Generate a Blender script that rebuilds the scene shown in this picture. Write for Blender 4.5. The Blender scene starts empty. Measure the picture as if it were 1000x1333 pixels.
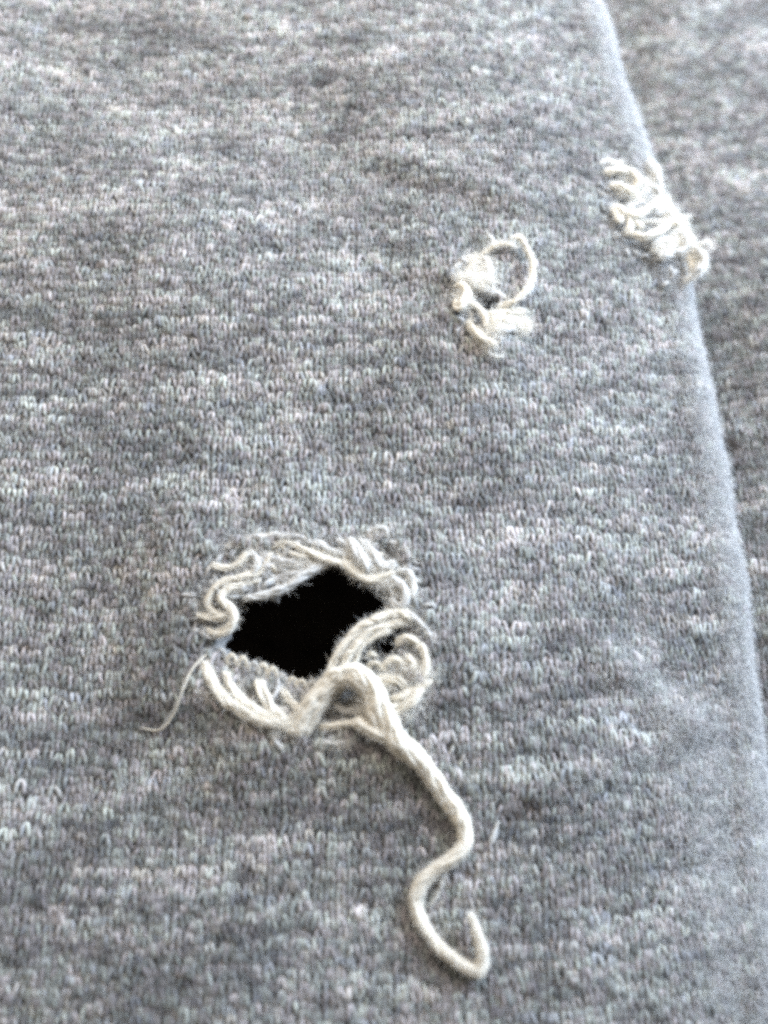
import bpy, math, random
import numpy as np

# ------------------------------------------------------------------ camera, world, lights
S = 0.001                       # everything below is written in millimetres
THETA = math.radians(20)        # camera tilt away from straight down
DIST = 102.0
HALF = math.radians(26)
FPX = 666.5 / math.tan(HALF)
sc = bpy.context.scene
COL = sc.collection

cd = bpy.data.cameras.new('camera')
cam = bpy.data.objects.new('camera', cd); COL.objects.link(cam)
CAM = np.array([0.0, -DIST * math.sin(THETA), DIST * math.cos(THETA)])
cam.location = tuple(CAM * S)
cam.rotation_euler = (THETA, 0, 0)
cd.sensor_fit = 'VERTICAL'; cd.sensor_height = 36.0; cd.sensor_width = 27.0
cd.lens = 18.0 / math.tan(HALF)
cd.clip_start = 0.005; cd.clip_end = 20.0
cd.dof.use_dof = True
cd.dof.focus_distance = 0.104
cd.dof.aperture_fstop = 14.0
sc.camera = cam

w = bpy.data.worlds.new('World'); sc.world = w; w.use_nodes = True
bg = w.node_tree.nodes['Background']
bg.inputs[0].default_value = (1.0, 0.93, 0.84, 1); bg.inputs[1].default_value = 0.32

def area(name, loc, target, size, energy, color):
    l = bpy.data.lights.new(name, 'AREA'); l.shape = 'RECTANGLE'
    l.size, l.size_y = size; l.energy = energy; l.color = color
    o = bpy.data.objects.new(name, l); COL.objects.link(o)
    from mathutils import Vector
    o.location = loc
    o.rotation_euler = (Vector(target) - Vector(loc)).to_track_quat('-Z', 'Y').to_euler()
    return o
area('window_light', (0.24, 0.16, 0.105), (0.03, 0.04, 0), (0.20, 0.20), 4.2, (0.63, 0.78, 1.0))
area('room_light', (-0.01, 0.14, 0.13), (0, 0.07, 0), (0.13, 0.13), 0.55, (1.0, 0.94, 0.88))

sc.view_settings.view_transform = 'Standard'
sc.view_settings.look = 'None'
sc.view_settings.exposure = 0.0
sc.view_settings.gamma = 1.0
sc.view_settings.use_curve_mapping = False
sc.cycles.use_denoising = False
sc.cycles.pixel_filter_type = 'BLACKMAN_HARRIS'
sc.cycles.filter_width = 3.8
sc.cycles.max_bounces = 6
sc.cycles.diffuse_bounces = 4
sc.cycles.sample_clamp_indirect = 4.0

rng = np.random.default_rng(7)
random.seed(7)

def P(px, py, z=0.0):
    """a point of the photograph on the level z (mm)"""
    d = np.array([(px - 500) / FPX, 0, 0]) + np.array([0, math.sin(THETA), -math.cos(THETA)]) \
        + np.array([0, math.cos(THETA), math.sin(THETA)]) * (666.5 - py) / FPX
    t = (z - CAM[2]) / d[2]
    return CAM + d * t
def proj(p):
    r = p - CAM
    dep = r[..., 1] * math.sin(THETA) - r[..., 2] * math.cos(THETA)
    u = r[..., 0] / dep * FPX + 500
    v = 666.5 - (r[..., 1] * math.cos(THETA) + r[..., 2] * math.sin(THETA)) / dep * FPX
    return u, v

# ------------------------------------------------------------------ cloth shapes (mm)
WALE, COURSE = 0.99, 0.78
R = 4.4                                     # radius of the soft fold
def roll(x): return -0.0065 * np.clip(x - 2.0, 0, None) ** 2
def fold_point(x, y):
    p = P(x, y, -0.62 * R)
    for _ in range(4): p = P(x, y, -0.62 * R + float(roll(p[0] - R)))
    return p
_f = np.array([fold_point(x, y) for x, y in
      ((720, -260), (748, -120), (777, 0), (812, 110), (843, 200), (880, 320), (908, 430), (932, 550), (953, 680),
       (971, 800), (987, 920), (1000, 1060), (1008, 1200), (1014, 1333), (1020, 1480))])
_fy, _fx = _f[::-1, 1], _f[::-1, 0] + 0.06 * R
def xfold(y):
    k = np.interp(y, _fy, _fx)
    return (k + np.interp(y - 4, _fy, _fx) + np.interp(y + 4, _fy, _fx)) / 3

def poly_px(pts, z=0.0):
    return np.array([P(x, y, z)[:2] for x, y in pts])
def zc(pts):  # from the enlarged view of the big hole
    return [(220 + x / 2.5, 660 + y / 2.5) for x, y in pts]
DARK = poly_px(zc([(205, 330), (235, 300), (300, 298), (345, 285), (390, 262), (440, 228), (490, 195), (545, 188), (590, 215), (620, 250),
      (660, 262), (700, 270), (716, 300), (706, 330), (760, 400), (745, 440), (735, 470), (700, 480), (660, 520), (620, 510), (600, 540),
      (530, 570), (470, 580), (410, 570), (360, 555), (320, 525), (270, 505), (215, 485), (175, 455), (190, 420), (215, 390), (220, 350)]))
SLIT = poly_px(zc([(92, 250), (110, 215), (140, 198), (175, 212), (150, 238), (120, 258)]))
TORN = poly_px(zc([(75, 330), (72, 250), (110, 160), (180, 105), (270, 85), (360, 100), (430, 80), (520, 95), (600, 110), (680, 90), (760, 120),
      (815, 190), (825, 270), (815, 330), (855, 400), (862, 480), (845, 560), (800, 630), (750, 690), (690, 740), (600, 730), (520, 760), (440, 755),
      (360, 725), (270, 700), (190, 655), (130, 600), (100, 530), (110, 470), (90, 410)]))
TORN = DARK.mean(0) + (TORN - DARK.mean(0)) * np.array([0.95, 0.93])
def zm(pts): return [(540 + x / 5, 280 + y / 5) for x, y in pts]
MIDTORN = poly_px(zm([(215, 420), (270, 320), (360, 260), (450, 250), (520, 330), (520, 470), (560, 540), (660, 590), (730, 660), (700, 760),
      (600, 790), (520, 840), (430, 860), (360, 800), (310, 720), (290, 640), (200, 540)]))
MIDDARK = poly_px(zm([(415, 575), (460, 535), (545, 535), (575, 580), (510, 610), (435, 615)]))
MIDDARK2 = poly_px(zm([(350, 620), (400, 610), (415, 650), (375, 675)]))
def zr(pts): return [(750 + x / 5, 170 + y / 5) for x, y in pts]
UPTORN = poly_px(zr([(150, 230), (240, 190), (370, 220), (470, 210), (545, 330), (610, 450), (700, 600), (780, 740), (740, 830), (600, 830), (500, 780),
      (430, 720), (310, 690), (240, 600), (210, 480), (200, 370)]), -0.5)

def inside(poly, x, y):
    r = np.zeros(x.shape, bool); n = len(poly); j = n - 1
    for i in range(n):
        xi, yi = poly[i]; xj, yj = poly[j]
        c = ((yi > y) != (yj > y)) & (x < (xj - xi) * (y - yi) / (yj - yi + 1e-12) + xi)
        r ^= c; j = i
    return r
def near(poly, x, y):
    """distance to the outline and nearest point of it"""
    best = np.full(x.shape, 1e9); bx = np.zeros(x.shape); by = np.zeros(x.shape); n = len(poly)
    for i in range(n):
        ax, ay = poly[i]; cx, cy = poly[(i + 1) % n]
        dx, dy = cx - ax, cy - ay
        t = np.clip(((x - ax) * dx + (y - ay) * dy) / (dx * dx + dy * dy + 1e-12), 0, 1)
        qx, qy = ax + t * dx, ay + t * dy
        d = np.hypot(x - qx, y - qy); m = d < best
        best = np.where(m, d, best); bx = np.where(m, qx, bx); by = np.where(m, qy, by)
    return best, bx, by
def sdist(poly, x, y):
    d, _, _ = near(poly, x, y)
    return np.where(inside(poly, x, y), -d, d)

# smooth random field (sum of waves)
def waves(seed, n, lmin, lmax):
    g = np.random.default_rng(seed)
    lam = g.uniform(lmin, lmax, n); an = g.uniform(0, math.tau, n); ph = g.uniform(0, math.tau, n)
    kx, ky = np.cos(an) * math.tau / lam, np.sin(an) * math.tau / lam
    def f(x, y):
        r = np.zeros(np.shape(x))
        for i in range(n): r = r + np.sin(kx[i] * x + ky[i] * y + ph[i])
        return r / math.sqrt(n)
    return f
W_big, W_mid = waves(3, 7, 26, 60), waves(4, 9, 7, 15)
HC = P(400, 820)[:2]; MC = P(632, 385)[:2]; UC = P(850, 275)[:2]
def ridge(x, y, a, b, h, wd):
    a, b = P(*a)[:2], P(*b)[:2]; dx, dy = b - a; L = dx * dx + dy * dy
    t = ((x - a[0]) * dx + (y - a[1]) * dy) / L
    q = np.hypot(x - a[0] - np.clip(t, 0, 1) * dx, y - a[1] - np.clip(t, 0, 1) * dy)
    return h * np.exp(-(q / wd) ** 2)
def height(x, y):
    z = 0.55 * W_big(x, y) + 0.10 * W_mid(x, y)
    r = np.hypot(x - MC[0], y - MC[1]); th = np.arctan2(y - MC[1], x - MC[0])
    z = z + 0.30 * np.cos(5 * th + 0.6) * (r / 6) * np.exp(-(r / 7) ** 2) * 2.3 + 0.5 * np.exp(-(r / 5) ** 2)
    r = np.hypot((x - HC[0]) / 1.15, y - HC[1]); th = np.arctan2(y - HC[1], x - HC[0])
    z = z + 0.22 * np.cos(7 * th + 1) * np.exp(-((r - 13) / 5) ** 2) + 0.8 * np.exp(-((r - 11) / 4) ** 2)
    r = np.hypot(x - UC[0], y - UC[1])
    z = z + 0.5 * np.exp(-(r / 5) ** 2)
    z = z + ridge(x, y, (705, 1035), (940, 925), 0.7, 1.5) + ridge(x, y, (800, 850), (905, 930), 0.7, 1.8) - ridge(x, y, (770, 905), (900, 875), 0.45, 1.0)
    z = z - ridge(x, y, (500, 228), (650, 275), 0.26, 1.4) + ridge(x, y, (520, 205), (700, 262), 0.35, 1.5)
    return z
def surf_main(u, v):
    xf = xfold(v); d = u - (xf - R); a = np.clip(d / R, 0, math.pi)
    x = np.where(d > 0, xf - R + R * np.sin(a), u)
    x = np.where(d > math.pi * R, xf - R - (d - math.pi * R), x)
    z = np.where(d > 0, -R * (1 - np.cos(a)), 0.0)
    hz = height(np.minimum(u, xf + 1), v) * np.clip(1 - d / (R * 2.2), 0, 1)
    wob = 0.25 * W_mid(u * 0.5 + 40, v) * np.clip(d / R + 0.6, 0, 1) * np.clip(2.6 - d / R, 0, 1)
    return np.stack([x + wob * np.sin(a), v + 0 * x, z + roll(np.minimum(u, xf - R)) + hz + wob * np.cos(a) * (d > 0)], -1)
W_low = waves(11, 7, 22, 50)
def surf_low(u, v):
    d = np.clip(u - xfold(v) + 4, 0, None)
    z = -2 * R - 7.4 + 0.4 * W_low(u, v) + 4.2 * (1 - np.exp(-(d / 13) ** 2 * 0.9)) + 0.12 * W_mid(u + 9, v)
    z = z - ridge(u, v, (915, 545), (1010, 505), 0.8, 0.8) + ridge(u, v, (920, 520), (1015, 480), 0.5, 1.2)
    return np.stack([u + 0 * z, v + 0 * z, z], -1)
def normal(f, u, v):
    e = 0.08
    a = f(u + e, v) - f(u - e, v); b = f(u, v + e) - f(u, v - e)
    n = np.cross(a, b)
    return n / (np.linalg.norm(n, axis=-1, keepdims=True) + 1e-12)

# ------------------------------------------------------------------ materials
def nt(name):
    m = bpy.data.materials.new(name); m.use_nodes = True
    n = m.node_tree.nodes; b = n['Principled BSDF']
    return m, n, m.node_tree.links, b
def knit_material(name, dark, mid, light, fine=900.0):
    m, n, l, b = nt(name)
    at = n.new('ShaderNodeAttribute'); at.attribute_name = 'heather'
    hu = n.new('ShaderNodeAttribute'); hu.attribute_name = 'tint'
    tc = n.new('ShaderNodeTexCoord')
    no = n.new('ShaderNodeTexNoise'); no.inputs['Scale'].default_value = 4600; no.inputs['Detail'].default_value = 2
    l.new(tc.outputs['Object'], no.inputs['Vector'])
    ad = n.new('ShaderNodeMath'); ad.operation = 'MULTIPLY_ADD'; ad.inputs[1].default_value = 1.0
    l.new(no.outputs['Fac'], ad.inputs[0])
    su = n.new('ShaderNodeMath'); su.operation = 'SUBTRACT'; su.inputs[1].default_value = 0.50
    l.new(at.outputs['Fac'], su.inputs[0]); l.new(su.outputs[0], ad.inputs[2])
    cr = n.new('ShaderNodeValToRGB'); e = cr.color_ramp.elements
    e[0].position = 0.08; e[0].color = (*dark, 1); e[1].position = 0.92; e[1].color = (*light, 1)
    q = e.new(0.5); q.color = (*mid, 1)
    l.new(ad.outputs[0], cr.inputs[0])
    hs = n.new('ShaderNodeMix'); hs.data_type = 'RGBA'; hs.blend_type = 'MULTIPLY'; hs.inputs[0].default_value = 0.75
    ti = n.new('ShaderNodeValToRGB'); t = ti.color_ramp.elements
    t[0].position = 0.0; t[0].color = (0.84, 0.88, 1.0, 1); t[1].position = 1.0; t[1].color = (1.0, 0.93, 0.84, 1)
    k = t.new(0.35); k.color = (0.92, 1.0, 0.90, 1); k = t.new(0.65); k.color = (1.0, 0.89, 0.94, 1)
    l.new(hu.outputs['Fac'], ti.inputs[0])
    l.new(cr.outputs[0], hs.inputs[6]); l.new(ti.outputs[0], hs.inputs[7]); l.new(hs.outputs[2], b.inputs['Base Color'])
    b.inputs['Roughness'].default_value = 0.9
    b.inputs['Specular IOR Level'].default_value = 0.15
    b.inputs['Sheen Weight'].default_value = 0.35; b.inputs['Sheen Roughness'].default_value = 0.5
    bp = n.new('ShaderNodeBump'); bp.inputs['Strength'].default_value = 0.5; bp.inputs['Distance'].default_value = 0.0001
    l.new(no.outputs['Fac'], bp.inputs['Height']); l.new(bp.outputs[0], b.inputs['Normal'])
    return m
M_KNIT = knit_material('heather_yarn', (0.030, 0.030, 0.033), (0.185, 0.183, 0.177), (0.52, 0.51, 0.48))
def plain(name, col, col2, scale, sheen=0.3, bump=0.4, dist=0.0001, through=0.0):
    m, n, l, b = nt(name)
    tc = n.new('ShaderNodeTexCoord'); no = n.new('ShaderNodeTexNoise')
    no.inputs['Scale'].default_value = scale; no.inputs['Detail'].default_value = 4
    l.new(tc.outputs['Object'], no.inputs['Vector'])
    cr = n.new('ShaderNodeValToRGB'); e = cr.color_ramp.elements
    e[0].position = 0.3; e[0].color = (*col, 1); e[1].position = 0.7; e[1].color = (*col2, 1)
    l.new(no.outputs['Fac'], cr.inputs[0]); l.new(cr.outputs[0], b.inputs['Base Color'])
    b.inputs['Roughness'].default_value = 0.9; b.inputs['Specular IOR Level'].default_value = 0.15
    b.inputs['Sheen Weight'].default_value = sheen; b.inputs['Sheen Roughness'].default_value = 0.5
    bp = n.new('ShaderNodeBump'); bp.inputs['Strength'].default_value = bump; bp.inputs['Distance'].default_value = dist
    l.new(no.outputs['Fac'], bp.inputs['Height']); l.new(bp.outputs[0], b.inputs['Normal'])
    if through:
        tr = n.new('ShaderNodeBsdfTranslucent'); mx = n.new('ShaderNodeMixShader'); mx.inputs[0].default_value = through
        l.new(cr.outputs[0], tr.inputs[0]); l.new(b.outputs[0], mx.inputs[1]); l.new(tr.outputs[0], mx.inputs[2])
        l.new(mx.outputs[0], n['Material Output'].inputs[0])
    return m
M_BACK = plain('fleece_back', (0.10, 0.10, 0.104), (0.27, 0.268, 0.262), 1500, 0.3, 0.7, 0.0003)
M_TORN = plain('torn_fleece', (0.10, 0.10, 0.102), (0.36, 0.355, 0.34), 1900, 0.3, 0.9, 0.0005)
M_CREAM = plain('cream_cotton', (0.85, 0.795, 0.68), (0.93, 0.89, 0.80), 2600, 0.4, 0.5, 0.0001, 0.48)
M_PALE = plain('pale_grey_cotton', (0.66, 0.65, 0.62), (0.86, 0.85, 0.82), 2600, 0.4, 0.5, 0.0001, 0.48)
M_GREY = plain('grey_cotton', (0.30, 0.295, 0.29), (0.60, 0.59, 0.57), 1700, 0.4, 0.5)
M_TABLE = plain('black_cloth', (0.022, 0.018, 0.015), (0.055, 0.044, 0.036), 400, 0.0, 0.3)
def hair_material(name, cols):
    m, n, l, b = nt(name)
    hi = n.new('ShaderNodeHairInfo'); cr = n.new('ShaderNodeValToRGB'); e = cr.color_ramp.elements
    e[0].color = (*cols[0], 1); e[1].color = (*cols[-1], 1)
    for i, c in enumerate(cols[1:-1]):
        q = e.new((i + 1) / (len(cols) - 1)); q.color = (*c, 1)
    l.new(hi.outputs['Random'], cr.inputs[0]); l.new(cr.outputs[0], b.inputs['Base Color'])
    b.inputs['Roughness'].default_value = 0.7; b.inputs['Specular IOR Level'].default_value = 0.25
    tr = n.new('ShaderNodeBsdfTranslucent'); mx = n.new('ShaderNodeMixShader'); mx.inputs[0].default_value = 0.5
    l.new(cr.outputs[0], tr.inputs[0]); l.new(b.outputs[0], mx.inputs[1]); l.new(tr.outputs[0], mx.inputs[2])
    l.new(mx.outputs[0], n['Material Output'].inputs[0])
    return m
M_FUZZ = hair_material('grey_fibres', [(0.05, 0.05, 0.055), (0.26, 0.26, 0.26), (0.48, 0.48, 0.47), (0.72, 0.72, 0.70)])
M_TFUZZ = hair_material('pale_fibres', [(0.22, 0.22, 0.23), (0.55, 0.54, 0.53), (0.74, 0.73, 0.70), (0.85, 0.84, 0.81)])
M_CFUZZ = hair_material('cream_fibres', [(0.82, 0.77, 0.67), (0.90, 0.87, 0.80), (0.95, 0.93, 0.88)])

# ------------------------------------------------------------------ object helpers
def make_mesh(name, verts, quads, attrs=None, smooth=True):
    me = bpy.data.meshes.new(name)
    v = np.asarray(verts, np.float32).reshape(-1, 3) * S; q = np.asarray(quads, np.int32).reshape(-1, 4)
    me.vertices.add(len(v)); me.vertices.foreach_set('co', v.ravel())
    me.loops.add(q.size); me.loops.foreach_set('vertex_index', q.ravel())
    me.polygons.add(len(q)); me.polygons.foreach_set('loop_start', np.arange(0, q.size, 4, dtype=np.int32))
    me.polygons.foreach_set('use_smooth', np.full(len(q), smooth))
    for k, a in (attrs or {}).items():
        t = me.attributes.new(k, 'FLOAT', 'POINT'); t.data.foreach_set('value', np.asarray(a, np.float32).ravel())
    me.update(calc_edges=True)
    return me
def link(name, me, mat, parent=None, label=None, kind=None, category=None, group=None):
    o = bpy.data.objects.new(name, me); COL.objects.link(o)
    if mat and me is not None:
        if not me.materials: me.materials.append(mat)
    if parent: o.parent = parent
    for k, v in (('label', label), ('kind', kind), ('category', category), ('group', group)):
        if v: o[k] = v
    return o
def smooth1(a, s):
    k = np.arange(-int(3 * s) - 1, int(3 * s) + 2); g = np.exp(-0.5 * (k / s) ** 2); g /= g.sum()
    n = a.shape[1] + len(g) - 1
    r = np.fft.irfft(np.fft.rfft(a, n, 1) * np.fft.rfft(g, n)[None], n, 1)[:, len(g) // 2: len(g) // 2 + a.shape[1]]
    return r / (r.std() + 1e-9)

# ------------------------------------------------------------------ the setting
tx, ty = 130.0, 150.0
tb = make_mesh('tabletop', [(-tx, -ty, 0), (tx, -ty, 0), (tx, ty, 0), (-tx, ty, 0), (-tx, -ty, -6), (tx, -ty, -6), (tx, ty, -6), (-tx, ty, -6)],
               [(0, 1, 2, 3), (7, 6, 5, 4), (0, 4, 5, 1), (1, 5, 6, 2), (2, 6, 7, 3), (3, 7, 4, 0)], smooth=False)
o = link('tabletop', tb, M_TABLE, kind='structure', label='black surface seen through the torn hole')
o.location = (0, 0.02, -0.0220)

def root(name, label, cat, loc):
    e = bpy.data.objects.new(name, None); COL.objects.link(e); e.empty_display_size = 0.005
    e['label'] = label; e['category'] = cat
    return e
garment = root('knit_garment', 'grey heather knit with a large torn hole, two snags and a hanging cream yarn', 'garment', None)
under = root('knit_cloth', 'grey heather knit cloth lying lower, right of the pale fold edge', 'cloth', None)

# ------------------------------------------------------------------ knitting
W_fine = waves(31, 14, 1.2, 3.2)
NS, SIDES = 11, 5
LOWLIP = poly_px(zc([(120, 470), (180, 470), (300, 530), (430, 580), (480, 600), (450, 690), (330, 690), (200, 630), (130, 570)]))
def sink_main(u, v):
    s = sdist(TORN, u, v); k = np.clip(-s / 1.6, 0, 1)
    d, _, _ = near(DARK, u, v)
    z = -0.55 * k + 0.26 * k * W_fine(u, v) - 0.5 * k * np.exp(-(d / 1.2) ** 2)
    for p in (MIDTORN, UPTORN):
        k = np.clip(-sdist(p, u, v) / 0.9, 0, 1); z = z - 0.25 * k + 0.22 * k * W_fine(u, v)
    return z
def knit(f, u0, u1, v0, v1, seed, rise, bend, drop, frame, part_name, parent, split=0, label=None):
    g = np.random.default_rng(seed)
    nu = int((u1 - u0) / WALE); nv = int((v1 - v0) / COURSE)
    K = nu * NS
    j = np.arange(nv)[:, None] * np.ones((1, K)); k = np.arange(K)[None, :] * np.ones((nv, 1))
    st = (k // NS).astype(int); t = (k % NS) / NS * math.tau
    def per(a):   # smooth per-stitch random value spread along the yarn
        r = g.normal(0, a, (nv, nu + 2))
        fr = (k / NS); i0 = fr.astype(int); w_ = fr - i0
        jj = j.astype(int)
        return r[jj, i0] * (1 - w_) + r[jj, i0 + 1] * w_
    drift = 0.16 * W_fine(0.35 * (v0 + COURSE * j) + 50, 0.5 * (u0 + WALE * k / NS))
    u = u0 + WALE * (k / NS) + 0.045 * WALE * np.sin(2 * t) - 0.010 * WALE * np.sin(t) + per(0.11)
    v = v0 + COURSE * j + 0.74 * COURSE * np.cos(t) + per(0.105)
    z = -0.16 * WALE * np.cos(2 * t) + per(0.075)
    if part_name and split:
        near_h = np.exp(-np.clip(sdist(TORN, u, v), 0, None) / 1.6)
        z = z + np.where(inside(TORN, u, v), sink_main(u, v), 0.0)
        u = u + near_h * per(0.22); v = v + near_h * per(0.20); z = z + near_h * (per(0.2) + 0.1)
    v = v + drift + 0.10 * W_fine(u * 0.9, v * 0.9); u = u + 0.12 * W_fine(u * 0.8 + 30, v * 0.8)
    v = v + rise * u + bend * u * u
    rad = 0.195 * WALE * (1 + np.clip(per(0.17), -0.35, 0.45)) * (1 + 0.12 * g.normal(0, 1, (nv, K)).clip(-2, 2) * 0.5)
    c = f(u, v) + z[..., None] * normal(f, u, v)
    n = normal(f, u, v)
    T = np.gradient(c, axis=1); T /= np.linalg.norm(T, axis=-1, keepdims=True) + 1e-12
    B = np.cross(T, n); B /= np.linalg.norm(B, axis=-1, keepdims=True) + 1e-12
    N = np.cross(B, T)
    # heather colour: streaks along each course, flecks of single fibres
    a = g.normal(0, 1, (nv, K)); s1 = smooth1(a, 2.3 * NS)
    s1 = s1 + 0.55 * np.roll(s1, 1, 0) + 0.25 * np.roll(s1, 2, 0); s1 /= s1.std()
    s2 = smooth1(g.normal(0, 1, (nv, K)), 0.75 * NS); s3 = smooth1(g.normal(0, 1, (nv, K)), 0.16 * NS)
    he = 0.52 + 0.075 * s1 + 0.036 * smooth1(g.normal(0, 1, (nv, K)), 6 * NS) + 0.045 * s2 + 0.085 * s3
    ti = 0.5 + 0.14 * smooth1(g.normal(0, 1, (nv, K)), 0.9 * NS) + 0.18 * smooth1(g.normal(0, 1, (nv, K)), 0.25 * NS)
    # which stitches stand
    cs = c.reshape(nv, nu, NS, 3).mean(2)
    us, vs = u.reshape(nv, nu, NS).mean(2), v.reshape(nv, nu, NS).mean(2)
    alive = ~drop(us, vs)
    if split:
        away = near(DARK, us, vs)[0]; in_t = inside(TORN, us, vs) & ~inside(DARK, us, vs) & ~inside(SLIT, us, vs) & (away > 0.55)
        alive |= in_t & (inside(LOWLIP, us, vs) | (g.random(us.shape) < 0.42))
    px, py = proj(cs)
    x0, x1, y0, y1 = frame
    alive &= (px > x0) & (px < x1) & (py > y0) & (py < y1)
    ang = np.arange(SIDES) / SIDES * math.tau
    ring = c[:, :, None, :] + rad[..., None, None] * (np.cos(ang)[None, None, :, None] * B[:, :, None, :] + np.sin(ang)[None, None, :, None] * N[:, :, None, :])
    vid = np.arange(nv * K * SIDES).reshape(nv, K, SIDES)
    seg = np.repeat(alive, NS, 1)[:, :-1]
    q = np.stack([vid[:, :-1], np.roll(vid, -1, 2)[:, :-1], np.roll(vid, -1, 2)[:, 1:], vid[:, 1:]], -1)    # nv,K-1,SIDES,4
    at = {'heather': np.repeat(he[..., None], SIDES, 2).ravel(), 'tint': np.repeat(ti[..., None], SIDES, 2).ravel()}
    V = ring.reshape(-1, 3)
    def build(name, mask, **kw):
        qq = q[mask].reshape(-1, 4); ids, inv = np.unique(qq, return_inverse=True)
        me = make_mesh(name, V[ids], inv.reshape(-1, 4), {kk: x[ids] for kk, x in at.items()})
        return link(name, me, M_KNIT, parent, **kw)
    if split:
        vis = alive & (px > 6) & (px < 994) & (py > 6) & (py < 1322)
        sz = np.where(vis, py + 0.02 * px, -1); th = np.sort(sz.ravel())[-split]
        pick = (sz >= th) & vis
        for jj, ii in zip(*np.nonzero(pick)):
            m = np.zeros(seg.shape, bool); m[jj, ii * NS:(ii + 1) * NS] = True
            m &= seg
            qq = q[jj, ii * NS:(ii + 1) * NS].reshape(-1, 4); ids, inv = np.unique(qq, return_inverse=True)
            me = make_mesh('stitch', V[ids], inv.reshape(-1, 4), {kk: x[ids] for kk, x in at.items()})
            link('stitch', me, M_KNIT, parent)
        seg = seg & ~np.repeat(pick, NS, 1)[:, :-1]
    return build(part_name, seg, kind='stuff', label=label)

def drop_main(u, v):
    jit = waves(21, 8, 1.5, 4)(u, v) * 0.35
    d = sdist(TORN, u, v) + jit < 0
    d |= sdist(MIDTORN, u, v) + jit * 0.6 < 0
    d |= sdist(UPTORN, u, v) + jit * 0.6 < 0
    d |= u > xfold(v) - R + R * 3.3
    return d
RISE, BEND = 0.06, 0.0011
knit(surf_main, -70, 62, -62, 105, 5, RISE, BEND, drop_main, (-100, 1160, -110, 1420), 'knit_stitches', garment, 300,
     'grey heather jersey stitches of the folded front')
knit(surf_low, 12, 88, -40, 110, 6, 0.10, 0.0, lambda u, v: u < xfold(v) - 5, (720, 1190, -100, 1050), 'knit_stitches', under, 0,
     'grey heather jersey stitches in the shade of the fold')

# ------------------------------------------------------------------ fleece backing sheets
def sheet(f, u0, u1, v0, v1, step, holes, off, sink, name, parent, umax=None, thick=0.5, only=None, mat=None):
    nu, nv = int((u1 - u0) / step) + 1, int((v1 - v0) / step) + 1
    u, v = np.meshgrid(np.linspace(u0, u1, nu), np.linspace(v0, v1, nv), indexing='ij')
    if umax is not None:
        lim = umax(v); u = np.where(u > lim, lim, u)
    for p in holes:
        d, bx, by = near(p, u, v); m = d < step * 0.55
        u = np.where(m, bx, u); v = np.where(m, by, v)
    n = normal(f, u, v); o_ = off + sink(u, v)
    top = f(u, v) + n * o_[..., None]
    idx = np.arange(nu * nv).reshape(nu, nv)
    q = np.stack([idx[:-1, :-1], idx[1:, :-1], idx[1:, 1:], idx[:-1, 1:]], -1)
    cu = (u[:-1, :-1] + u[1:, 1:]) / 2; cv = (v[:-1, :-1] + v[1:, 1:]) / 2
    keep = np.ones(cu.shape, bool)
    for p in holes: keep &= ~inside(p, cu, cv)
    if only is not None: keep &= inside(only, cu, cv)
    if umax is not None: keep &= (u[1:, :-1] - u[:-1, :-1]) > 1e-4
    me = make_mesh(name, top, q[keep])
    o = link(name, me, mat or M_BACK, parent)
    md = o.modifiers.new('thickness', 'SOLIDIFY'); md.thickness = thick * S; md.offset = -1
    return o
sheet(surf_main, -85, 62, -75, 130, 0.5, (DARK, SLIT, MIDDARK, MIDDARK2), -0.30, sink_main, 'fleece_backing', garment,
      umax=lambda v: xfold(v) - R + R * 3.2 + 2)
for poly, hol in ((TORN, (DARK, SLIT)), (MIDTORN, (MIDDARK, MIDDARK2)), (UPTORN, ())):
    lo, hi = poly.min(0) - 1, poly.max(0) + 1
    sheet(surf_main, lo[0], hi[0], lo[1], hi[1], 0.3, hol, -0.16, lambda u, v: sink_main(u, v) + 0.10 * W_fine(u * 2.1, v * 2.1), 'torn_fleece', garment,
          thick=0.12, only=poly, mat=M_TORN)
sheet(surf_low, 12, 110, -60, 130, 1.0, (), -0.30, lambda u, v: 0 * u, 'fleece_backing', under)

# ------------------------------------------------------------------ loose yarns
FIB = []         # loose fibres standing off the cream yarns
FIBG = []
def catmull(p, ds=0.14):
    p = np.asarray(p, float); e = np.vstack([2 * p[0] - p[1], p, 2 * p[-1] - p[-2]]); out = []
    for i in range(1, len(e) - 2):
        a, b, c, d = e[i - 1:i + 3]; n = max(2, int(np.linalg.norm(c - b) / ds))
        for s in np.linspace(0, 1, n, endpoint=False):
            out.append(0.5 * (2 * b + (c - a) * s + (2 * a - 5 * b + 4 * c - d) * s * s + (3 * b - 3 * c + d - a) * s ** 3))
    out.append(p[-1]); return np.array(out)
def frames(c):
    T = np.gradient(c, axis=0); T /= np.linalg.norm(T, axis=1, keepdims=True) + 1e-12
    U = np.zeros_like(T); x = np.cross(T[0], (0.3, 0.2, 1.0)); x /= np.linalg.norm(x)
    for i in range(len(T)):
        x = x - T[i] * x.dot(T[i]); x /= np.linalg.norm(x) + 1e-12; U[i] = x
    return T, U, np.cross(T, U)
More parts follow.
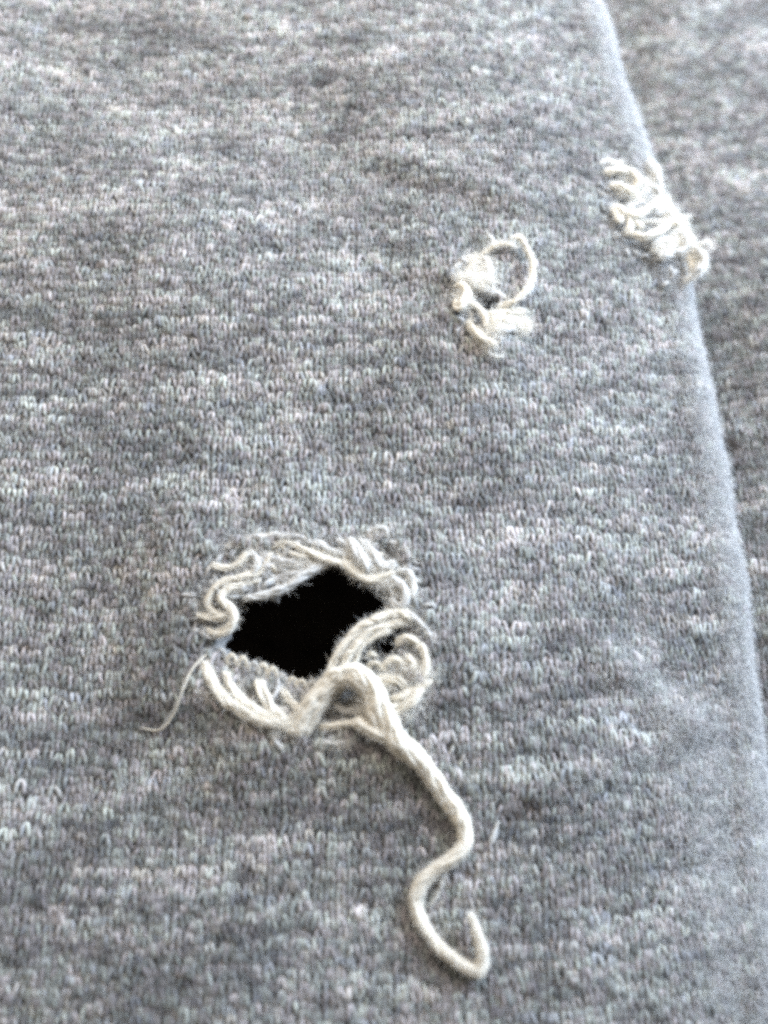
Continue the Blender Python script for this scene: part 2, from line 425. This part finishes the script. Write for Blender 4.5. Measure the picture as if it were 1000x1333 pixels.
def tubes(list_c, list_r, sides=5):
    V, Q, base = [], [], 0
    ang = np.arange(sides) / sides * math.tau
    for c, r in zip(list_c, list_r):
        T, U, W = frames(c)
        ring = c[:, None] + r[:, None, None] * (np.cos(ang)[None, :, None] * U[:, None] + np.sin(ang)[None, :, None] * W[:, None])
        m = len(c); V.append(ring.reshape(-1, 3)); i = np.arange(m * sides).reshape(m, sides) + base
        Q.append(np.stack([i[:-1], np.roll(i, -1, 1)[:-1], np.roll(i, -1, 1)[1:], i[1:]], -1).reshape(-1, 4)); base += m * sides
        V.append(c[-1:]); V.append(c[:1])       # tip caps
        e = i[-1]; s = i[0]
        Q.append(np.array([(e[k], e[(k + 1) % sides], base, base) for k in range(sides)])); base += 1
        Q.append(np.array([(s[(k + 1) % sides], s[k], base, base) for k in range(sides)])); base += 1
    return np.vstack(V), np.vstack(Q)
def tri_mesh(name, V, Q):
    me = bpy.data.meshes.new(name)
    me.from_pydata([tuple(x) for x in (V * S)], [], [tuple(x[:3]) if x[2] == x[3] else tuple(x) for x in Q.tolist()])
    me.polygons.foreach_set('use_smooth', np.ones(len(me.polygons), bool)); me.update()
    return me
def yarn(pts, rad, mat=None, plies=8, twist=0.6, name='frayed_yarn', parent=None, fuzz=80, flare=(0, 0), rough=0.12, label=None, fib=None, flen=1.0):
    """pts: 3-D points in mm. A bundle of twisted fibre strands with loose fibres."""
    mat = mat or M_CREAM
    c = catmull(pts); m = len(c); s = np.concatenate([[0], np.cumsum(np.linalg.norm(np.diff(c, axis=0), axis=1))]); L = s[-1]
    g = rng
    r = np.interp(s / L, np.linspace(0, 1, len(np.atleast_1d(rad))), np.atleast_1d(rad)) if np.ndim(rad) else np.full(m, rad)
    def n1(sc_): return np.interp(s, np.arange(0, L + 2 * sc_, sc_), g.normal(0, 1, len(np.arange(0, L + 2 * sc_, sc_))))
    c = c + np.stack([n1(1.1), n1(1.1), 0.6 * n1(1.1)], 1) * rough * r[:, None]
    r = r * (1 + (0.05 if plies > 15 else 0.10) * n1(0.8))
    T, U, W = frames(c); cs, rs = [], []
    spread = 1 + flare[1] * np.clip(1 - (L - s) / 2.2, 0, 1) ** 2 + flare[0] * np.clip(1 - s / 2.2, 0, 1) ** 2
    for k in range(plies):
        a = math.tau * k / plies + twist * s + (0.25 if plies > 15 else 0.5) * n1(1.4)
        rr = r * (0.56 + (0.07 if plies > 15 else 0.16) * n1(0.9)) * spread * (0.55 if (plies > 9 and k % 3 == 0) else 1.0) * (1.15 if plies > 9 else 1)
        e = g.uniform(0, 0.12) * L * 0.6
        keep = (s >= e * (g.random() < 0.8) * 0.5) & (s <= L - e * (g.random() < 0.8) * 0.5)
        ck = c + rr[:, None] * (np.cos(a)[:, None] * U + np.sin(a)[:, None] * W)
        rk = r * (0.27 if plies > 25 else 0.36 if plies > 15 else 0.42 if plies > 6 else 0.50) * (1 + 0.15 * n1(0.7)) * np.clip(np.minimum(s - s[keep][0], s[keep][-1] - s) / 0.5 + 0.35, 0.2, 1)
        if keep.sum() > 3: cs.append(ck[keep]); rs.append(rk[keep])
    V, Q = tubes(cs, rs)
    o = link(name, tri_mesh(name, V, Q), mat, parent if parent is not None else garment, label=label)
    fib = FIB if fib is None else fib
    for _ in range(int(L * fuzz)):                       # loose fibres along the yarn
        i = g.integers(0, m); l = g.uniform(0.25, 0.95) * flen
        d = g.normal(0, 1, 3) * 0.8 + T[i] * g.choice((-1, 1)) * 1.1; d /= np.linalg.norm(d)
        a = g.uniform(0, math.tau); p0 = c[i] + r[i] * 0.8 * (math.cos(a) * U[i] + math.sin(a) * W[i])
        b = g.normal(0, 0.35, 3)
        fib.append(np.array([p0, p0 + d * l * 0.35 + b * l * 0.1, p0 + d * l * 0.65 + b * l * 0.4, p0 + d * l * 0.9 + b * l]))
    return o
def at(pts, zs, conv):
    """points of an enlarged view, with heights above the cloth"""
    q = conv(pts); n = len(q); zs = np.interp(np.linspace(0, 1, n), np.linspace(0, 1, len(np.atleast_1d(zs))), np.atleast_1d(zs)) if n > 1 else zs
    out = []
    for (px, py), z in zip(q, zs):
        hz = 0.0
        for _ in range(4):
            w0 = P(px, py, hz + z)
            hz = max(float(surf_main(np.array([min(w0[0], xfold(w0[1]) - 0.4 * R)]), np.array([w0[1]]))[0, 2]), -9.0)
        out.append(P(px, py, hz + z))
    return out
ident = lambda p: p

# --- big hole: yarns round its rim
Z = lambda pts, z, r, **k: yarn(at(pts, z, zc), r, **k)
Z([(335, 150), (300, 208), (250, 226), (195, 236), (150, 258), (128, 300), (140, 338), (175, 352)], (0.2, 0.7, 0.5), 0.34)
Z([(300, 236), (235, 250), (190, 268), (168, 298), (195, 325), (212, 355), (200, 388), (165, 412), (118, 402)], (0.1, 0.8, 0.7, 0.2), 0.36)
Z([(72, 340), (110, 355), (150, 362), (190, 352)], (0.0, 0.5, 0.6), 0.30)
Z([(240, 296), (310, 288), (370, 264), (430, 226), (480, 198), (535, 178)], (0.1, 0.4, 0.2), (0.34, 0.5, 0.4), mat=M_PALE, fuzz=30)
Z([(330, 128), (385, 116), (440, 140), (510, 170), (565, 186), (605, 222), (650, 240)], (0.1, 0.7, 0.4), 0.34)
Z([(560, 165), (600, 205), (640, 235), (690, 232), (735, 215)], (0.3, 0.8, 0.5), 0.36)
Z([(130, 186), (180, 200), (225, 186), (262, 150)], (0.1, 0.4), 0.34)
Z([(240, 170), (270, 150), (290, 185), (265, 225)], 0.4, 0.32, mat=M_PALE)
Z([(690, 250), (725, 235), (765, 262), (768, 305), (740, 322), (716, 296)], (0.3, 0.8, 0.4), 0.40, mat=M_PALE, fuzz=26)
Z([(740, 200), (780, 215), (800, 260), (790, 300)], (0.3, 0.5), 0.34, mat=M_PALE)
Z([(655, 120), (660, 88), (682, 68), (706, 76), (712, 100)], (0.0, 0.5, 0.2), 0.2, mat=M_PALE)
Z([(720, 110), (760, 130), (800, 180)], (0.0, 0.2, 0.0), 0.24, mat=M_GREY, rough=0.4)
Z([(590, 95), (610, 140), (640, 185), (655, 215)], (0.2, 0.8, 0.6), (0.4, 0.6, 0.5), mat=M_PALE, fuzz=40, plies=8)
Z([(620, 100), (660, 150), (700, 190), (745, 180)], (0.2, 0.6, 0.4), 0.42, mat=M_PALE, fuzz=34)
for p, z, rr, mt in (([(270, 112), (340, 165), (430, 188), (520, 168)], (0.0, 0.4, 0.2), 0.30, M_GREY), ([(240, 104), (330, 92), (420, 98), (500, 118)], (0.2, 0.5, 0.2), 0.28, M_GREY),
                     ([(300, 200), (370, 192), (450, 176)], (0.0, 0.3), 0.26, M_PALE), ([(470, 112), (530, 140), (580, 150)], (0.1, 0.5, 0.2), 0.30, M_PALE),
                     ([(330, 240), (390, 215), (450, 205)], (0.0, 0.3), 0.28, M_GREY), ([(180, 130), (230, 120), (290, 130), (330, 110)], (0.1, 0.4), 0.28, M_GREY),
                     ([(380, 140), (420, 160), (470, 150)], (0.2, 0.5, 0.2), 0.26, M_CREAM), ([(540, 110), (585, 130), (600, 170)], (0.2, 0.5), 0.30, M_GREY)):
    Z(p, z, rr, mat=mt, rough=0.35)
# arcs over the right of the hole
Z([(470, 640), (520, 545), (555, 470), (610, 405), (680, 362), (750, 345), (795, 366)], (0.4, 1.1, 1.0, 0.3), 0.40)
Z([(500, 640), (560, 545), (595, 468), (645, 416), (712, 384), (772, 372)], (0.5, 1.2, 1.0, 0.3), 0.40)
Z([(560, 600), (600, 525), (622, 465), (660, 428), (720, 398)], (0.4, 1.0, 0.9), 0.26)
Z([(700, 345), (745, 335), (790, 352), (835, 395), (862, 440)], (0.2, 0.5, 0.1), 0.22, mat=M_GREY)
# knots at the right end
for p, r in (([(740, 455), (775, 425), (815, 445)], 0.34), ([(800, 440), (835, 470), (838, 520), (815, 560)], 0.40), ([(765, 480), (800, 500), (795, 545)], 0.34),
             ([(690, 525), (735, 495), (770, 512)], 0.28), ([(640, 535), (668, 508), (705, 530)], 0.24), ([(640, 488), (655, 478), (678, 492)], 0.2),
             ([(690, 590), (735, 565), (780, 590)], 0.36), ([(838, 500), (842, 560), (800, 620), (750, 660), (715, 700)], 0.46),
             ([(720, 625), (765, 615), (800, 580)], 0.40), ([(690, 640), (720, 655), (755, 640)], 0.36), ([(650, 570), (690, 560), (730, 545)], 0.28)):
    Z(p, (0.0, 0.5, 0.1), r, fuzz=50, rough=0.35)
# ladder strands low on the left
Z([(112, 500), (130, 560), (172, 622), (240, 668), (310, 700), (380, 716), (440, 742)], (0.1, 0.6, 0.7, 0.5), 0.42)
Z([(128, 520), (165, 595), (225, 650), (300, 688), (385, 704), (440, 720)], (0.0, 0.8, 0.9, 0.6), 0.34)
Z([(182, 535), (205, 590), (255, 645), (320, 682), (390, 700)], (0.0, 0.6, 0.7), 0.40)
Z([(215, 590), (250, 628), (300, 662), (360, 690)], (0.0, 0.4, 0.5), 0.26, mat=M_PALE)
Z([(296, 560), (306, 610), (335, 655), (380, 690)], (-0.1, 0.5, 0.6), (0.5, 0.46, 0.36), plies=8)
Z([(365, 590), (392, 632), (425, 660), (455, 690)], (-0.1, 0.5, 0.7), 0.36)
Z([(80, 550), (95, 590), (125, 620)], (0.0, 0.3, 0.0), 0.22, mat=M_GREY)
Z([(330, 715), (345, 760), (370, 790)], (0.3, 0.3), 0.26, mat=M_PALE, fuzz=40)
# thick gathered strand and the arch of the tail
Z([(395, 735), (425, 715), (455, 660), (490, 605), (530, 560), (580, 545)], (0.3, 1.2, 1.7), (0.55, 0.8, 0.8), plies=20, twist=0.3, fuzz=60)
Z([(440, 745), (470, 690), (505, 620), (545, 575), (600, 560)], (0.2, 1.0, 1.6), (0.5, 0.66, 0.66), plies=18, twist=0.3, fuzz=60)
Z([(410, 700), (450, 640), (500, 575), (545, 548)], (0.3, 1.2, 1.5), 0.42, plies=6)
Z([(540, 640), (570, 660), (620, 665), (650, 690)], (-0.1, 0.2), 0.34, mat=M_GREY)
Z([(485, 718), (550, 712), (600, 702), (650, 700)], (0.0, 0.4, 0.3), 0.32)
Z([(475, 755), (530, 772), (585, 762)], (0.0, 0.2, 0.0), 0.22, mat=M_GREY)
Z([(470, 780), (540, 790), (600, 770)], (0.0, 0.1, 0.0), 0.18, mat=M_GREY)
# live loops along the lower lip
lip = [(172, 470), (205, 487), (240, 497), (275, 512), (305, 520), (338, 530), (368, 552), (400, 565), (432, 572), (465, 575)]
for i, (x, y) in enumerate(lip):
    yarn(at([(x - 13, y + 34), (x - 12, y + 8), (x, y - 8), (x + 12, y + 6), (x + 11, y + 32)], (-0.7, -0.3, -0.6), zc), 0.21, mat=M_CREAM if i % 3 else M_PALE,
         name='live_loop', plies=3, fuzz=14)
# the long tail
tail = zc([(545, 560), (585, 542), (630, 562), (668, 610), (690, 660)]) + [(507, 944), (520, 968), (545, 990), (568, 1022), (592, 1053), (606, 1084),
        (597, 1110), (570, 1130), (550, 1149), (541, 1170), (548, 1200), (570, 1231), (600, 1254), (622, 1264), (627, 1240), (619, 1210), (612, 1190)]
yarn(at(tail, (1.6, 1.7, 1.6, 1.2, 0.9, 0.8, 0.8, 0.8, 0.7, 0.7, 0.75, 0.9, 0.9, 0.7, 0.6, 0.6, 0.7, 0.8, 0.9, 1.1, 1.3, 1.4), ident),
     (0.95, 1.15, 1.2, 1.15, 1.1, 1.1, 1.0, 0.9, 0.84, 0.82, 0.78, 0.72, 0.68, 0.66, 0.66, 0.62, 0.58, 0.56, 0.56, 0.56, 0.48, 0.22),
     plies=28, twist=0.35, name='yarn_tail', fuzz=230, flen=0.7, rough=0.06, flare=(0, 0.0), label='long cream yarn hanging from the big hole, hooked at its end')
Z([(560, 555), (615, 575), (650, 625), (668, 690), (690, 740)], (1.1, 1.4, 1.0, 0.6), 0.65, plies=18, twist=0.3, fuzz=70)
Z([(600, 690), (650, 720), (700, 745), (745, 770)], (0.5, 0.9, 0.7), 0.65, plies=18, twist=0.3, fuzz=70)
yarn(at([(578, 1140), (572, 1160), (562, 1178)], (0.6, 0.4, 0.2), ident), 0.2, mat=M_PALE, plies=3, fuzz=40)
yarn(at([(272, 848), (250, 872), (238, 900), (226, 930), (208, 950), (180, 946)], (0.2, 0.6, 0.9, 0.5, 0.4, 0.3), ident), 0.10, mat=M_CREAM, plies=3, name='loose_fibre', fuzz=3,
     label='thin pale fibre trailing left of the big hole')
yarn(at([(240, 880), (236, 905), (218, 935), (205, 956)], (0.2, 0.6, 0.5, 0.3), ident), 0.08, mat=M_PALE, plies=2, name='loose_fibre', fuzz=3)

# curly grey ends round the torn rim
def rim(poly, n, rmin, rmax, seed, mats, z0=0.2, span=(1.6, 4.2), inward=0.5, where=None):
    g = np.random.default_rng(seed); m = len(poly); k = 0; guard = 0
    cx, cy = poly.mean(0)
    while k < n and guard < 5000:
        guard += 1
        i = g.integers(0, m); a, b = poly[i], poly[(i + 1) % m]; t = g.random(); p = a + (b - a) * t
        if where and not where(p): continue
        d = (b - a) / (np.linalg.norm(b - a) + 1e-9); nrm = np.array([cx, cy]) - p; nrm /= np.linalg.norm(nrm)
        L = g.uniform(*span); npt = 6; pts = []; dirv = d * g.choice((-1, 1)) + nrm * g.uniform(-0.3, 1.0)
        q = p + nrm * g.uniform(-0.15 if inward > 0.6 else -0.5, 1.0) * inward * 2
        for s in range(npt):
            hz = float(surf_main(np.array([q[0]]), np.array([q[1]]))[0, 2])
            pts.append((q[0], q[1], max(hz, -9) + z0 + g.uniform(-0.25, 0.45)))
            an = g.normal(0, 0.75); ca, sa = math.cos(an), math.sin(an)
            dirv = np.array([dirv[0] * ca - dirv[1] * sa, dirv[0] * sa + dirv[1] * ca]); dirv /= np.linalg.norm(dirv)
            q = q + dirv * L / npt
        if any(inside(DARK, np.array([x[0]]), np.array([x[1]]))[0] for x in pts[1:]): continue
        mt = mats[g.integers(0, len(mats))]
        yarn(pts, g.uniform(rmin, rmax), mat=mt, plies=4, fuzz=14, rough=0.3, fib=FIB if mt is M_CREAM else FIBG); k += 1
rim(TORN, 34, 0.13, 0.24, 41, (M_GREY, M_GREY, M_PALE, M_GREY), z0=-0.1, inward=0.8, where=lambda p: p[1] > HC[1] - 1)
rim(TORN, 9, 0.13, 0.22, 42, (M_GREY, M_GREY, M_PALE), z0=-0.1, inward=0.8, where=lambda p: p[1] <= HC[1] - 1)
UPPER = TORN * 0.55 + DARK.mean(0) * 0.45 + np.array([0, 1.5])
rim(UPPER, 64, 0.14, 0.34, 44, (M_GREY, M_PALE, M_PALE, M_CREAM), z0=-0.1, span=(2.0, 4.5), inward=-0.5, where=lambda p: p[1] > HC[1] + 3)
rim(DARK, 26, 0.16, 0.28, 43, (M_GREY, M_GREY, M_PALE), z0=-0.2, inward=-0.5, where=lambda p: p[1] > HC[1] + 1)

# --- middle snag
Y = lambda pts, z, r, **k: yarn(at(pts, z, zm), r, **k)
Y([(345, 420), (355, 345), (410, 285), (470, 232), (540, 194), (600, 188), (650, 205)], (0.2, 0.6, 1.0, 1.2), 0.17, plies=3, mat=M_CREAM)
Y([(630, 150), (690, 150), (735, 230), (762, 320), (762, 420), (720, 500), (650, 560), (585, 585), (540, 600)], (1.3, 1.5, 1.4, 1.0, 0.5), (0.26, 0.36, 0.36, 0.36, 0.34, 0.28), plies=7,
  label='upright cream yarn loop of the middle snag')
Y([(260, 470), (310, 460), (345, 510), (320, 570), (285, 600), (262, 550)], (0.3, 0.9, 0.5), 0.46, plies=8, fuzz=26)
Y([(345, 560), (400, 595), (445, 645), (462, 700), (475, 740)], (0.5, 0.8, 0.4), 0.30)
Y([(470, 650), (540, 640), (610, 630), (680, 625), (720, 640)], (0.4, 0.7, 0.4), 0.42, plies=8)
Y([(480, 700), (550, 690), (620, 690), (690, 700), (740, 760)], (0.3, 0.8, 0.3), (0.5, 0.6, 0.5), plies=8, fuzz=34)
Y([(520, 740), (580, 745), (640, 740), (680, 760)], (0.3, 0.6, 0.3), 0.44, mat=M_PALE, fuzz=34)
Y([(345, 690), (380, 745), (430, 795), (480, 830), (520, 850)], (0.2, 0.7, 0.4), (0.32, 0.44, 0.5, 0.44), plies=7)
Y([(430, 850), (480, 895), (530, 925), (590, 920)], (0.2, 0.3, 0.1), 0.14, plies=2, mat=M_PALE)
Y([(375, 380), (405, 320), (450, 290), (480, 330), (490, 400)], (0.2, 0.5, 0.3), 0.5, mat=M_PALE, fuzz=50, plies=9)
Y([(400, 440), (440, 400), (490, 420), (500, 460)], (0.2, 0.5, 0.2), 0.5, mat=M_PALE, fuzz=50, plies=9)
Y([(330, 440), (370, 400), (390, 440), (400, 490)], (0.2, 0.4), 0.38, mat=M_PALE, fuzz=40)
Y([(400, 480), (470, 500), (540, 510), (600, 540)], (0.0, 0.2), 0.28, mat=M_GREY)
Y([(250, 350), (300, 320), (350, 300), (400, 260)], (0.1, 0.3), 0.3, mat=M_PALE, fuzz=40)
Y([(330, 600), (370, 660), (350, 720)], (0.2, 0.5), 0.22, mat=M_GREY)
Y([(470, 120), (500, 150), (510, 200), (480, 240)], (0.2, 0.4), 0.2, mat=M_PALE, fuzz=40)
rim(MIDTORN, 16, 0.13, 0.24, 51, (M_GREY, M_PALE, M_GREY), span=(1.0, 2.4))

# --- snag on the fold
X = lambda pts, z, r, **k: yarn(at(pts, z, zr), r, **k)
X([(190, 295), (240, 265), (300, 252), (360, 275), (398, 320), (385, 372), (350, 385)], (0.2, 0.9, 1.0, 0.4), 0.44, plies=8)
X([(215, 360), (270, 365), (330, 385), (380, 415), (400, 450)], (0.2, 0.7, 0.4), 0.46, plies=8)
X([(150, 220), (200, 200), (250, 215), (300, 205)], (0.2, 0.4), 0.3, mat=M_PALE)
X([(250, 490), (290, 520), (350, 540), (420, 535), (490, 500), (550, 455), (600, 440)], (0.3, 1.0, 0.9, 0.6), 0.42, plies=8)
X([(245, 500), (262, 545), (280, 585), (305, 560), (290, 520)], (0.3, 0.8, 0.4), 0.32)
X([(330, 560), (350, 600), (345, 650), (320, 670)], (0.4, 0.9, 0.4), 0.34)
X([(315, 668), (380, 680), (450, 690), (520, 668), (590, 622), (650, 600), (700, 590)], (0.4, 1.1, 1.0, 0.6), 0.44, plies=8)
X([(365, 575), (400, 600), (440, 640)], (0.3, 0.7, 0.4), 0.32)
X([(400, 580), (480, 590), (560, 595), (640, 575), (740, 555)], (0.4, 0.9, 1.0, 1.2), 0.16, plies=3, mat=M_PALE)
X([(470, 500), (520, 530), (580, 520), (620, 560)], (0.2, 0.7, 0.5), 0.55, mat=M_PALE, fuzz=40, plies=9)
X([(540, 470), (590, 500), (620, 560), (660, 610)], (0.3, 0.8, 0.6), 0.5, mat=M_PALE, fuzz=40, plies=9)
X([(500, 770), (540, 730), (590, 720), (620, 770), (590, 820), (530, 810)], (0.3, 0.9, 0.4), 0.48, mat=M_PALE, fuzz=40, plies=9)
X([(590, 690), (650, 660), (700, 690), (720, 750), (680, 790), (630, 800)], (0.3, 1.0, 0.5), 0.5, mat=M_PALE, fuzz=40, plies=9)
X([(640, 630), (690, 650), (740, 700), (770, 760)], (0.3, 0.9, 0.6), 0.46, mat=M_CREAM, plies=8)
X([(740, 770), (800, 790), (832, 840), (810, 900), (770, 940), (715, 985)], (0.6, 1.4, 1.6, 1.0), (0.42, 0.46, 0.5, 0.46, 0.3), mat=M_PALE, plies=8)
X([(720, 820), (750, 860), (760, 910)], (0.4, 0.8), 0.42, mat=M_CREAM)
X([(800, 780), (830, 730), (860, 725), (880, 760)], (1.0, 1.5, 1.2), 0.2, mat=M_PALE, plies=3)
X([(460, 200), (500, 230), (525, 290), (530, 350)], (0.3, 0.7, 0.4), 0.48, mat=M_PALE, fuzz=40, plies=8)
X([(430, 330), (470, 360), (520, 380), (560, 420)], (0.2, 0.5), 0.4, mat=M_PALE, fuzz=40)
X([(410, 420), (450, 400), (500, 400)], (0.1, 0.3), 0.28, mat=M_GREY)
X([(330, 500), (390, 480), (440, 460)], (0.1, 0.3), 0.28, mat=M_GREY)
rim(UPTORN, 18, 0.13, 0.26, 61, (M_GREY, M_PALE, M_PALE), span=(1.0, 2.6))

# ------------------------------------------------------------------ fuzz
TUFT, TUFTG = [], []
def tuft(pts, conv, n, rad, z=0.5, to=None):
    for c in at(pts, z, conv):
        g = rng; p = c + g.normal(0, 1, (n, 3)) * np.array([rad, rad, rad * 0.45]) * 0.6
        d = g.normal(0, 1, (n, 3)) * np.array([1, 1, 0.5]); d /= np.linalg.norm(d, axis=1, keepdims=True)
        L = g.uniform(0.5, 1.3, (n, 1)) * rad; cur = [p]
        for _ in range(5):
            d = d + g.normal(0, 0.55, (n, 3)) * np.array([1, 1, 0.6]) - (cur[-1] - c) * 0.25 / rad; d /= np.linalg.norm(d, axis=1, keepdims=True)
            cur.append(cur[-1] + d * L / 4)
        (TUFT if to is None else to).extend(np.stack(cur, 1))
tuft([(620, 150), (660, 190), (700, 235), (745, 260)], zc, 180, 1.2)
tuft([(150, 130), (220, 95), (300, 80), (380, 85), (460, 80), (540, 90), (110, 260), (820, 300), (840, 380)], zc, 110, 1.0, 0.15, TUFTG)
tuft([(720, 90), (770, 150), (130, 200), (90, 330), (560, 130), (500, 110)], zc, 80, 1.0, 0.2, TUFTG)
tuft([(800, 620), (770, 660), (830, 560), (720, 570), (780, 520)], zc, 240, 1.1, 0.3)
tuft([(420, 700), (470, 650), (520, 580), (350, 690), (640, 640), (690, 720)], zc, 180, 1.0, 0.9)
tuft([(330, 600), (250, 560), (400, 600), (340, 740), (440, 760)], zc, 60, 1.0, 0.0, TUFTG)
tuft([(420, 380), (460, 330), (400, 430), (470, 430), (380, 310)], zm, 408, 1.0, 0.4)
tuft([(560, 700), (620, 700), (680, 690), (520, 740), (710, 730)], zm, 408, 0.9, 0.5)
tuft([(300, 520), (320, 570), (430, 790), (480, 830), (300, 400)], zm, 306, 0.8, 0.4)
tuft([(540, 490), (580, 530), (620, 590), (660, 640)], zr, 442, 1.1, 0.5)
tuft([(550, 770), (610, 740), (670, 720), (720, 760), (780, 820), (790, 890)], zr, 408, 1.0, 0.6)
tuft([(290, 280), (340, 310), (300, 390), (370, 420), (500, 260), (520, 330), (440, 360)], zr, 238, 0.9, 0.4)
def hair(name, strands, radius, mat, parent):
    a = np.asarray(strands, np.float32) * S; n, k, _ = a.shape
    hc = bpy.data.hair_curves.new(name); hc.add_curves([k] * n)
    hc.attributes['position'].data.foreach_set('vector', a.ravel())
    r = hc.attributes.get('radius') or hc.attributes.new('radius', 'FLOAT', 'POINT')
    prof = np.array([1.0, 0.9, 0.7, 0.35])[:k] if k == 4 else np.linspace(1, 0.3, k)
    r.data.foreach_set('value', np.tile(prof * radius * S, n).astype(np.float32))
    hc.materials.append(mat)
    return link(name, hc, None, parent, kind='stuff')
def nap(f, n, u0, u1, v0, v1, keep, seed, lmin, lmax, lift, frame, flat=False):
    g = np.random.default_rng(seed)
    u, v = g.uniform(u0, u1, n), g.uniform(v0, v1, n)
    m = keep(u, v, g.random(n)); u, v = u[m], v[m]
    p = f(u, v); nn = normal(f, u, v)
    px, py = proj(p); m = (px > frame[0]) & (px < frame[1]) & (py > frame[2]) & (py < frame[3]); u, v, p, nn = u[m], v[m], p[m], nn[m]
    k = len(u); t = np.cross(nn, g.normal(0, 1, (k, 3))); t /= np.linalg.norm(t, axis=1, keepdims=True)
    t2 = np.cross(nn, t); L = g.uniform(lmin, lmax, (k, 1)); cv = g.normal(0, 0.5, (k, 1)); up = np.abs(g.normal(0, lift, (k, 1)))
    p0 = p + nn * g.uniform(0.05, 0.3, (k, 1))
    q = [p0]
    for s in (0.33, 0.66, 1.0):
        q.append(p0 + t * L * s + t2 * cv * L * s * s + nn * up * L * (s - 0.35 * s * s))
    return np.stack(q, 1)
fr = (-120, 1150, -130, 1450)
dens_w = waves(71, 10, 6, 16)
def keep_main(u, v, r):
    a = (u - (xfold(v) - R)) / R
    patch = ridge(u, v, (845, 880), (925, 955), 1.0, 3.0) + ridge(u, v, (930, 990), (965, 1250), 0.8, 2.6)
    d = 0.50 + 0.14 * dens_w(u, v) + 0.78 * np.clip(a * 1.1 + 0.25, 0, 1) + 0.6 * patch
    return (r < d) & ~inside(TORN, u, v) & (a < 2.4)
def keep_fold(u, v, r):
    a = (u - (xfold(v) - R)) / R
    patch = ridge(u, v, (845, 870), (935, 965), 1.1, 3.0) + ridge(u, v, (935, 960), (970, 1290), 1.1, 3.2) + ridge(u, v, (760, 1015), (900, 960), 0.4, 1.2)
    return (r < np.clip(np.maximum(a * 2.0 + 0.15, patch * 0.6), 0, 1)) & (a < 2.2)
M1 = nap(surf_main, 330000, -62, 66, -56, 92, keep_main, 81, 0.25, 1.0, 0.35, fr)
M1b = nap(surf_main, 520000, -10, 66, -56, 92, keep_fold, 85, 0.4, 1.3, 0.6, fr)
hair('fold_fuzz', M1b, 0.013, M_TFUZZ, garment)  # paler fibres put the fold's lit sheen into colour; the patches are pilling
hair('fuzz', M1, 0.013, M_FUZZ, garment)
# long stray fibres
M2 = nap(surf_main, 1500, -62, 66, -56, 92, lambda u, v, r: ~inside(DARK, u, v) & (u < xfold(v)), 82, 1.5, 4.0, 0.25, fr)
hair('stray_fibres', M2, 0.014, M_FUZZ, garment)
def keep_torn(u, v, r):
    k = (inside(TORN, u, v) & ~inside(DARK, u, v)) | inside(MIDTORN, u, v) | inside(UPTORN, u, v)
    return k & (near(DARK, u, v)[0] > 0.25)
M3 = nap(lambda u, v: surf_main(u, v) - np.array([0, 0, 0.45]), 22000, -30, 40, -30, 60, keep_torn, 83, 0.35, 1.2, 0.45, fr)
hair('torn_fuzz', M3, 0.014, M_TFUZZ, garment)
M4 = nap(surf_low, 90000, 14, 90, -30, 100, lambda u, v, r: r < 0.8, 84, 0.35, 1.2, 0.3, (650, 1250, -130, 1200))
hair('fuzz', M4, 0.013, M_FUZZ, under)
hair('yarn_fuzz', FIB, 0.015, M_CFUZZ, garment)
hair('tuft', TUFT, 0.013, M_CFUZZ, garment)
hair('tuft', TUFTG, 0.013, M_TFUZZ, garment)
hair('yarn_fuzz', FIBG, 0.015, M_FUZZ, garment)

# ------------------------------------------------------------------ bits of lint lying on the cloth
o = yarn(at([(651, 1066), (645, 1080), (638, 1101)], (0.75, 0.55, 0.5), ident), (0.14, 0.22, 0.2), mat=M_PALE, plies=3, name='lint_thread', fuzz=6)
o.parent = None; o['label'] = 'short white thread bit lying right of the hanging yarn'; o['category'] = 'lint'
g0 = fold_point(958, 707) + np.array([0.1, 0, 0.2])
o = yarn([g0 + np.array(d) for d in ((-0.3, 0.3, 0), (0.1, 0.15, 0.25), (0.3, -0.1, 0.1), (0.0, -0.3, 0.0), (-0.1, 0.0, 0.2))], 0.2, mat=M_PALE, plies=4, name='lint_speck', fuzz=14)
o.parent = None; o['label'] = 'tiny white lint speck clinging to the fold edge'; o['category'] = 'lint'
